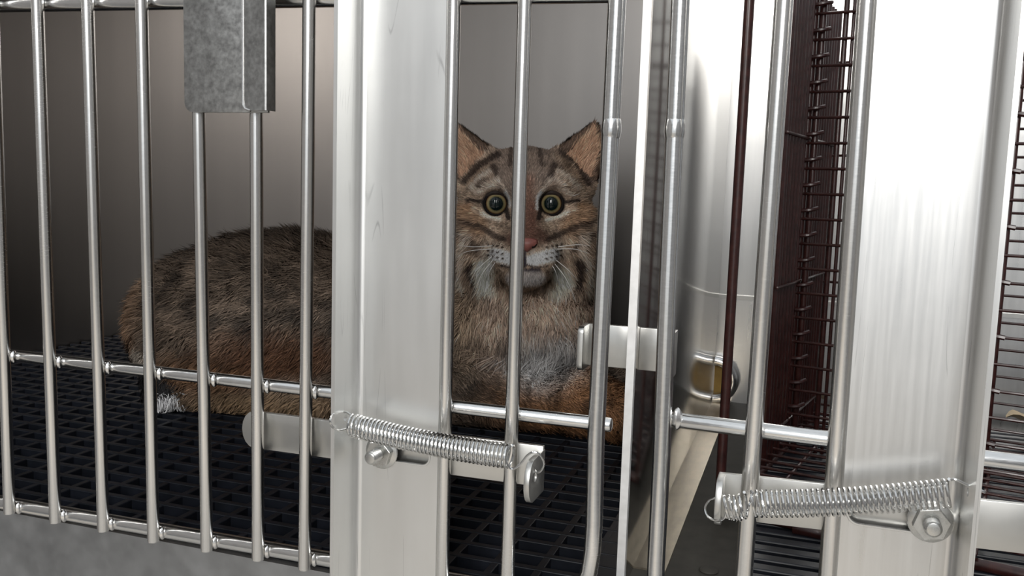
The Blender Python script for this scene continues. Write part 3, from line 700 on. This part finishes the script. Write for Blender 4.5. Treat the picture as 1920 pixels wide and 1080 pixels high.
def coat(P, Nn):
    """mid colour, tip colour, length, growth direction, stiffness for roots P"""
    n = len(P)
    base = np.tile(lin((108, 93, 80)), (n, 1))
    nz1 = vnoise(P, 70, 1); nz2 = vnoise(P, 160, 2); nz3 = vnoise(P, 30, 3)
    k = np.clip(0.5+0.55*nz1+0.35*nz2, 0, 1)[:, None]
    base = base*(0.27+1.12*k)
    base = base*(1+0.15*nz3[:, None])
    def blob(c, r, colr, s, soft=0.6):
        nonlocal base
        d = np.linalg.norm((P-c)/np.array(r), axis=1); wgt = (np.clip((1-d)/soft, 0, 1)*s)[:, None]
        base = base*(1-wgt)+colr*wgt*(0.6+0.6*k)
    blob(Q(470, 445, 0.40), (0.25, 0.15, 0.05), lin((78, 66, 56)), .7)
    blob(Q(520, 660, 0.31), (0.10, 0.08, 0.035), lin((112, 74, 50)), .75)
    blob(Q(400, 690, 0.30), (0.08, 0.08, 0.03), RUST*0.9, .6)
    blob(Q(265, 600, 0.33), (0.05, 0.08, 0.06), lin((150, 116, 88)), .6)
    blob(Q(500, 755, 0.31), (0.12, 0.06, 0.022), lin((160, 132, 100)), .7)
    blob(Q(1060, 765, 0.36), (0.11, 0.08, 0.05), RUST, .95)
    blob(Q(1180, 790, 0.37), (0.05, 0.06, 0.05), RUST*1.05, .9)
    blob(Q(1020, 600, 0.39), (0.085, 0.12, 0.085), CHEST*1.45, .95, 0.4)
    blob(Q(1025, 665, 0.40), (0.050, 0.09, 0.042), lin((216, 213, 211)), 1.0, 0.45)
    blob(Q(880, 600, 0.40), (0.05, 0.08, 0.09), lin((176, 152, 126)), .7)
    # dark spots on flanks and bars on the legs
    sp_ = (vnoise(P, 95, 9) > 0.62)[:, None]; base = np.where(sp_, base*0.45, base)
    bars_ = (np.sin(P[:, 0]*190+vnoise(P, 60, 4)*1.5) > 0.72) & (P[:, 2] < 0.075) & (P[:, 0] > -0.30); base = np.where(bars_[:, None], base*0.62, base)
    # tail: dark bands and white tip
    T0, T1 = Q(290, 650, 0.312), Q(306, 762, 0.283); t = ((P-T0) @ (T1-T0))/((T1-T0) @ (T1-T0))
    near = (np.linalg.norm(P-T0-np.clip(t, 0, 1)[:, None]*(T1-T0), axis=1) < 0.026) & (P[:, 1] < 0.33)
    tl = near & (t > 0.15)
    base = np.where((near & (t > 0.10) & (t < 0.42))[:, None], lin((150, 140, 128)), base)
    base = np.where((near & (t >= 0.42) & (t < 0.91))[:, None], lin((26, 24, 26)), base)
    base = np.where((near & (t >= 0.91))[:, None], lin((225, 224, 226)), base)
    length = np.full(n, 0.019); length = np.where(P[:, 2] < 0.06, 0.013, length)
    length = np.where(near & (t > 0.1), 0.010, length); length = np.where(near & (t >= 0.8), 0.015, length)
    fl_ = np.linalg.norm((P-Q(1025, 665, 0.40))/np.array((0.05, 0.09, 0.042)), axis=1) < 1; length = np.where(fl_, 0.026, length)
    leg = (P[:, 0] > -0.36) & (P[:, 2] < 0.072); length = np.where(leg, 0.009, length)
    grow = np.tile(np.array([-0.75, -0.15, -0.55]), (n, 1))
    chest = (P[:, 0] > -0.33) & (P[:, 2] > 0.08); grow = np.where(chest[:, None], np.array([0.05, -0.2, -1.0]), grow)
    grow = np.where(leg[:, None], np.array([0.9, -0.3, -0.35]), grow)
    grow = np.where(near[:, None], (T1-T0)/np.linalg.norm(T1-T0)+np.array([0, 0, -0.2]), grow)
    lift = np.full(n, 0.55); length = np.where(near & (t < 0.2), 0.011, length)
    # ---- head
    a, b, c, px, py = hlocal(P)
    hd = np.clip((b+82)/14, 0, 1)*np.clip((c+62)/12, 0, 1)*(np.abs(a) < 100)*(b < 125)
    fc = np.tile(lin((166, 144, 125)), (n, 1))*(0.42+0.95*np.clip(0.5+0.55*vnoise(P, 230, 5)+0.45*vnoise(P, 480, 6), 0, 1))[:, None]
    for cl, pl, hw, so, st_ in FACE:
        wgt = (np.clip((hw+so*0.5-seg_d(px, py, pl))/so, 0, 1)*min(st_*1.2, 1.0)*(c > -25))[:, None]
        fc = fc*(1-wgt)+lin(cl)*wgt
    for ex, ey in EYES:
        r = np.hypot((px-ex), (py-ey)*1.08); wgt = (np.clip((27-r)/4, 0, 1)*(c > 0))[:, None]; fc = fc*(1-wgt)+lin((30, 25, 24))*wgt
    ear = (b > 30+0) & (np.abs(a) > 34) & (b > 95-np.abs(a)*0.95)
    front = (Nn @ hf) > 0.15
    # inner ear tan with dark rim; back of ear dark
    ex_, ey_ = np.abs(a), b
    rim = np.minimum(seg_d(ex_, ey_, [(33, 58), (70, 95)]), seg_d(ex_, ey_, [(72, 95), (80, 62), (68, 20)]))
    inner = np.where((rim > 6)[:, None], lin((190, 152, 126)), lin((96, 78, 66)))*(0.75+0.35*np.clip(0.5+0.5*vnoise(P, 220, 8), 0, 1))[:, None]
    fc = np.where((ear & front)[:, None], inner, fc); fc = np.where((ear & ~front)[:, None], lin((58, 48, 42)), fc)
    fc = np.minimum(fc*1.28, 0.85)
    base = base*(1-hd[:, None])+fc*hd[:, None]
    hl = np.full(n, 0.0082)
    hl = np.where(c > 38, 0.0032, hl); hl = np.where((b > 25) & (c > 0), 0.0075, hl)
    hl = np.where((np.abs(a) > 50) & (b < 5), 0.014, hl); hl = np.where((b < -48) & (c < 36), 0.016, hl); hl = np.where(ear, 0.0065, hl); hl = np.where(ear & front & (rim > 5), 0.012, hl)
    hl = np.where((b < -55) & (c > 36), 0.006, hl)
    for ex, ey in EYES: hl = np.where(np.hypot(px-ex, py-ey) < 30, 0.0016, hl)
    length = length*(1-hd)+hl*hd
    tocen = np.stack([a*1.0, (b+22)*np.where(b > -22, 1.0, 1.2)-8, np.zeros(n)], 1)
    tocen /= (np.linalg.norm(tocen, axis=1, keepdims=True)+1e-6)
    gl = tocen+np.array([0, -0.15, -0.4]); gl = np.where((b < -20)[:, None], gl+np.array([0, -0.5, 0]), gl)
    gl = np.where(ear[:, None], np.stack([np.sign(a)*0.45, np.full(n, 0.8), np.full(n, 0.2)], 1), gl)
    gw = gl[:, :1]*hr+gl[:, 1:2]*hu+gl[:, 2:]*hf
    grow = grow*(1-hd[:, None])+gw*hd[:, None]; lift = lift*(1-hd)+0.30*hd
    return base, length, grow, lift, hd

bc = empty('bobcat', (Q(700, 780, 0.42)[0], 0.42, 0.0), 'brown spotted bobcat lying in the left cage, head raised, staring out between the bars', 'bobcat')
ORG = np.array(bc.location)
def fur_mat(name, rough):
    m, N, L, P = new_mat(name)
    at_ = N.new('ShaderNodeAttribute'); at_.attribute_name = 'coat'
    L.new(at_.outputs['Color'], P.inputs['Base Color']); P.inputs['Roughness'].default_value = rough; P.inputs['Specular IOR Level'].default_value = 0.25
    P.inputs['Sheen Weight'].default_value = 0.0
    return m
SKIN = fur_mat('bobcat_undercoat', 0.9); FUR = fur_mat('bobcat_fur', 0.65)
me = bpy.data.meshes.new('body'); me.from_pydata((bv-ORG).tolist(), [], bq.tolist()); me.update()
me.polygons.foreach_set('use_smooth', [True]*len(me.polygons))
bc_base, *_ = coat(bv, bn)
at_ = me.color_attributes.new('coat', 'FLOAT_COLOR', 'POINT'); at_.data.foreach_set('color', np.concatenate([bc_base*0.75, np.ones((len(bv), 1))], 1).astype(np.float32).ravel())
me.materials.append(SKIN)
body = bpy.data.objects.new('body', me); C.objects.link(body); body.parent = bc

def grow_fur():
    rng = np.random.RandomState(3)
    tri_ = np.concatenate([bq[:, [0, 1, 2]], bq[:, [0, 2, 3]]]); p0, p1, p2 = bv[tri_[:, 0]], bv[tri_[:, 1]], bv[tri_[:, 2]]
    ar = np.linalg.norm(np.cross(p1-p0, p2-p0), axis=1)/2; cen = (p0+p1+p2)/3
    _, _, c_, _, _ = hlocal(cen); a_, b_, c_, _, _ = hlocal(cen)
    ishead = (b_ > -75) & (c_ > -60) & (np.abs(a_) < 95)
    dens = np.where(ishead, 3.3e6, 0.75e6)*np.where(cen[:, 2] < 0.012, 0.15, 1.0)*np.where(cen[:, 1] > 0.50, 0.5, 1.0)
    wgt = ar*dens; N_ = int(wgt.sum()); pick = rng.choice(len(tri_), N_, p=wgt/wgt.sum())
    u = rng.rand(N_, 1); v = rng.rand(N_, 1); fl = (u+v) > 1; u = np.where(fl, 1-u, u); v = np.where(fl, 1-v, v)
    tp = tri_[pick]; P = bv[tp[:, 0]]*(1-u-v)+bv[tp[:, 1]]*u+bv[tp[:, 2]]*v
    Nn = bn[tp[:, 0]]*(1-u-v)+bn[tp[:, 1]]*u+bn[tp[:, 2]]*v; Nn /= np.linalg.norm(Nn, axis=1, keepdims=True)
    base, ln, gw, lift, hd = coat(P, Nn)
    # keep the eyeballs and the nose bare
    a, b, c, px, py = hlocal(P); keep = np.ones(N_, bool)
    for ex, ey in EYES: keep &= ~((np.hypot(px-ex, (py-ey)*1.05) < 20.5) & (c > 0))
    keep &= ~((np.hypot((px-988)/19, (py-459)/12) < 1) & (c > 40))
    P, Nn, base, ln, gw, lift, hd = (q[keep] for q in (P, Nn, base, ln, gw, lift, hd)); n = len(P)
    gw = gw-Nn*(gw*Nn).sum(1, keepdims=True); gw /= (np.linalg.norm(gw, axis=1, keepdims=True)+1e-6)
    # clumping noise
    cl = np.stack([vnoise(P, 110, 21), vnoise(P, 110, 22), vnoise(P, 110, 23)], 1)*0.85*(1-0.75*hd[:, None])+rng.normal(size=(n, 3))*(0.30-0.10*hd[:, None])
    d0 = gw*(1-lift[:, None])+Nn*lift[:, None]+cl*0.55; d0 /= np.linalg.norm(d0, axis=1, keepdims=True)
    d1 = gw*1.0+Nn*lift[:, None]*0.35+cl*0.7; d1 /= np.linalg.norm(d1, axis=1, keepdims=True)
    L_ = (ln*(0.65+0.6*rng.rand(n)))[:, None]
    m = P+d0*L_*0.5; t = m+d1*L_*0.5
    P = P-Nn*0.0006
    floor_ok = 0.0006; m[:, 2] = np.maximum(m[:, 2], floor_ok); t[:, 2] = np.maximum(t[:, 2], floor_ok)
    side = np.cross(d0, Nn)+rng.normal(size=(n, 3))*0.35; side -= d0*(side*d0).sum(1, keepdims=True); side /= (np.linalg.norm(side, axis=1, keepdims=True)+1e-6)
    w = (np.where(hd > 0.5, 0.00036, 0.00050)*(0.7+0.6*rng.rand(n)))[:, None]
    vs = np.stack([P-side*w, P+side*w, m-side*w*0.8, m+side*w*0.8, t], 1).reshape(-1, 3)
    i = np.arange(n)[:, None]*5
    f = np.concatenate([i+np.array([[0, 1, 3]]), i+np.array([[0, 3, 2]]), i+np.array([[2, 3, 4]])], 1).reshape(-1, 3)
    fn = np.cross(vs[f[:, 1]]-vs[f[:, 0]], vs[f[:, 2]]-vs[f[:, 0]]); outw = (fn*np.repeat(Nn, 3, 0)).sum(1) < 0
    f[outw] = f[outw][:, ::-1]
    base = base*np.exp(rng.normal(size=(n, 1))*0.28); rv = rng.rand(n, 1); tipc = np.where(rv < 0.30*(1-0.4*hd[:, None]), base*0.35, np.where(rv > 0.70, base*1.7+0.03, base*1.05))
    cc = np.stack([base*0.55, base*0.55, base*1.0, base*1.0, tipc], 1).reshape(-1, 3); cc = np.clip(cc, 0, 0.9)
    me = bpy.data.meshes.new('fur'); nv = len(vs); nf = len(f)
    me.vertices.add(nv); me.vertices.foreach_set('co', (vs-ORG).astype(np.float32).ravel())
    me.loops.add(nf*3); me.loops.foreach_set('vertex_index', f.astype(np.int32).ravel())
    me.polygons.add(nf); me.polygons.foreach_set('loop_start', np.arange(0, nf*3, 3, dtype=np.int32))
    me.update(calc_edges=True)
    ca = me.color_attributes.new('coat', 'FLOAT_COLOR', 'POINT'); ca.data.foreach_set('color', np.concatenate([cc, np.ones((nv, 1))], 1).astype(np.float32).ravel())
    me.polygons.foreach_set('use_smooth', np.ones(nf, bool))
    me.normals_split_custom_set_from_vertices(np.repeat(Nn, 5, 0).astype(np.float32))
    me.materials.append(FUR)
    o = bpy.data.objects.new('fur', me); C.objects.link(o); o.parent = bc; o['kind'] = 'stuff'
    print('fur strands', n, 'body quads', len(bq))
grow_fur()

# --- eyes
def eye_mat():
    m, N, L, P = new_mat('bobcat_eye')
    tc = N.new('ShaderNodeTexCoord'); sx = N.new('ShaderNodeSeparateXYZ'); L.new(tc.outputs['Object'], sx.inputs[0])
    cm = N.new('ShaderNodeCombineXYZ'); L.new(sx.outputs[0], cm.inputs[0]); L.new(sx.outputs[1], cm.inputs[1])
    ln = N.new('ShaderNodeVectorMath'); ln.operation = 'LENGTH'; L.new(cm.outputs[0], ln.inputs[0])
    ml = N.new('ShaderNodeMath'); ml.operation = 'MULTIPLY'; ml.inputs[1].default_value = 1000/12.5; L.new(ln.outputs['Value'], ml.inputs[0])
    ns = N.new('ShaderNodeTexNoise'); ns.inputs['Scale'].default_value = 700; L.new(tc.outputs['Object'], ns.inputs['Vector'])
    ad = N.new('ShaderNodeMath'); ad.operation = 'MULTIPLY_ADD'; ad.inputs[1].default_value = 0.06; L.new(ns.outputs['Fac'], ad.inputs[0]); L.new(ml.outputs[0], ad.inputs[2])
    r = N.new('ShaderNodeValToRGB'); L.new(ad.outputs[0], r.inputs[0]); e = r.color_ramp.elements
    e[0].position = 0.0; e[0].color = (0.004, 0.012, 0.012, 1); e[1].position = 0.54; e[1].color = (0.004, 0.010, 0.010, 1)
    for p, c in ((0.58, col(100, 96, 66)), (0.70, col(158, 144, 104)), (0.80, col(120, 92, 62)), (0.85, col(36, 26, 22)), (1.0, (0.01, 0.008, 0.007, 1))):
        q = e.new(p); q.color = c
    L.new(r.outputs[0], P.inputs['Base Color']); P.inputs['Roughness'].default_value = 0.6; P.inputs['Specular IOR Level'].default_value = 0.0; P.inputs['Coat Weight'].default_value = 1.0; P.inputs['Coat Roughness'].default_value = 0.02
    return m
EYE = eye_mat()
uvs = MB(); prof = [(-13*mm*math.cos(t), max(13*mm*math.sin(t), 1e-5)) for t in np.linspace(0, math.pi, 25)]
eye_me = uvs.lathe(prof, (0, 0, 0), (0, 0, 1), 32).mesh('eyeball'); eye_me.materials.append(EYE)
LID = plain('upper_lid', col(46, 36, 32), 0.6, 0.3, 0.3, 400)
RIM = plain('eyelid_skin', (0.012, 0.009, 0.009, 1), 0.8, 0.15)
for s, (ex, ey) in zip((-1, 1), EYES):
    kk = HD*1000/(HD*1000-46); a = (ex-984)/1.80/kk; b = (400-ey)/1.80/kk
    c0 = hp(a, b, 35.5)
    o = bpy.data.objects.new('eyeball', eye_me); C.objects.link(o); o.parent = bc
    zz = CAM-c0; zz /= np.linalg.norm(zz); xx = np.cross(hu, zz); xx /= np.linalg.norm(xx); yy = np.cross(zz, xx)
    o.matrix_local = Matrix.Translation(Vector((c0-ORG).tolist())) @ Matrix(((xx[0], yy[0], zz[0]), (xx[1], yy[1], zz[1]), (xx[2], yy[2], zz[2]))).to_4x4()
    ring = [c0+zz*7.0*mm+xx*11.6*mm*math.cos(t)+yy*(10.8*mm*math.sin(t)) for t in np.linspace(0, 2*math.pi, 33)]
    MB().tube(ring, 0.0015, 8, caps=False).build('eyelid_rim', RIM, bc)
    lid = [c0+zz*(8.2-2.2*abs(math.cos(t)))*mm+xx*12.0*mm*math.cos(t)+yy*10.6*mm*math.sin(t) for t in np.linspace(0.12*math.pi, 0.88*math.pi, 15)]
    MB().tube(lid, 0.002, 8, rr=[(0.0010+0.0017*math.sin(math.pi*i/14)) for i in range(15)]).build('upper_eyelid', LID, bc)
# --- nose
NOSE = plain('nose_skin', col(152, 96, 88), 0.42, 0.4, 0.2, 300)
mb = MB(); nn = 14
outline = [(-9.5, 4.5), (-5, 6.2), (0, 6.6), (5, 6.2), (9.5, 4.5), (10, 1.0), (6.5, -2.6), (2.4, -5.6), (0, -7.2), (-2.4, -5.6), (-6.5, -2.6), (-10, 1.0)]
rings = []
for sc, cc_ in ((1.10, 60), (1.06, 70.5), (0.9, 74.6), (0.5, 76.6), (0.1, 77)):
    rings.append([hp(2.2+x*sc, -29.5+y*sc, cc_) for x, y in outline])
vs = [p for r_ in rings for p in r_]; m_ = len(outline)
fs = [(i*m_+j, i*m_+(j+1) % m_, (i+1)*m_+(j+1) % m_, (i+1)*m_+j) for i in range(4) for j in range(m_)]+[tuple(4*m_+j for j in range(m_))]
nose = mb.add(vs, fs).build('nose', NOSE, bc)
for s in (-1, 1):
    MB().tube([hp(2.2+s*8.6, -28.8, 72.4), hp(2.2+s*6.8, -31.3, 73.4), hp(2.2+s*4.4, -31.8, 74.8)], 0.0011, 8).build('nostril', RIM, nose)
# --- whiskers
WK = plain('whisker', (0.85, 0.83, 0.8, 1), 0.4)
wh = [((922, 466), (880, 470), (858, 481)), ((928, 476), (895, 505), (882, 530)), ((932, 478), (905, 512), (890, 545)), ((936, 480), (920, 505), (912, 520)), ((924, 460), (890, 462), (862, 460)),
      ((1046, 462), (1080, 458), (1106, 460)), ((1044, 466), (1075, 466), (1104, 474)), ((1034, 480), (1065, 505), (1083, 525)), ((1030, 482), (1060, 520), (1080, 565)), ((1026, 484), (1040, 505), (1046, 525))]
for (p, q, r) in wh:
    def HPx(pt, c):
        kk = HD*1000/(HD*1000-c); return hp((pt[0]-984)/1.80/kk, (400-pt[1])/1.80/kk, c)
    pts = smooth_path([HPx(p, 54), HPx(q, 62), HPx(r, 52)], 7); nn = len(pts)
    MB().tube(pts, 0.0003, 5, rr=[0.00042*(1-0.75*i/nn) for i in range(nn)]).build('whisker', WK, bc)
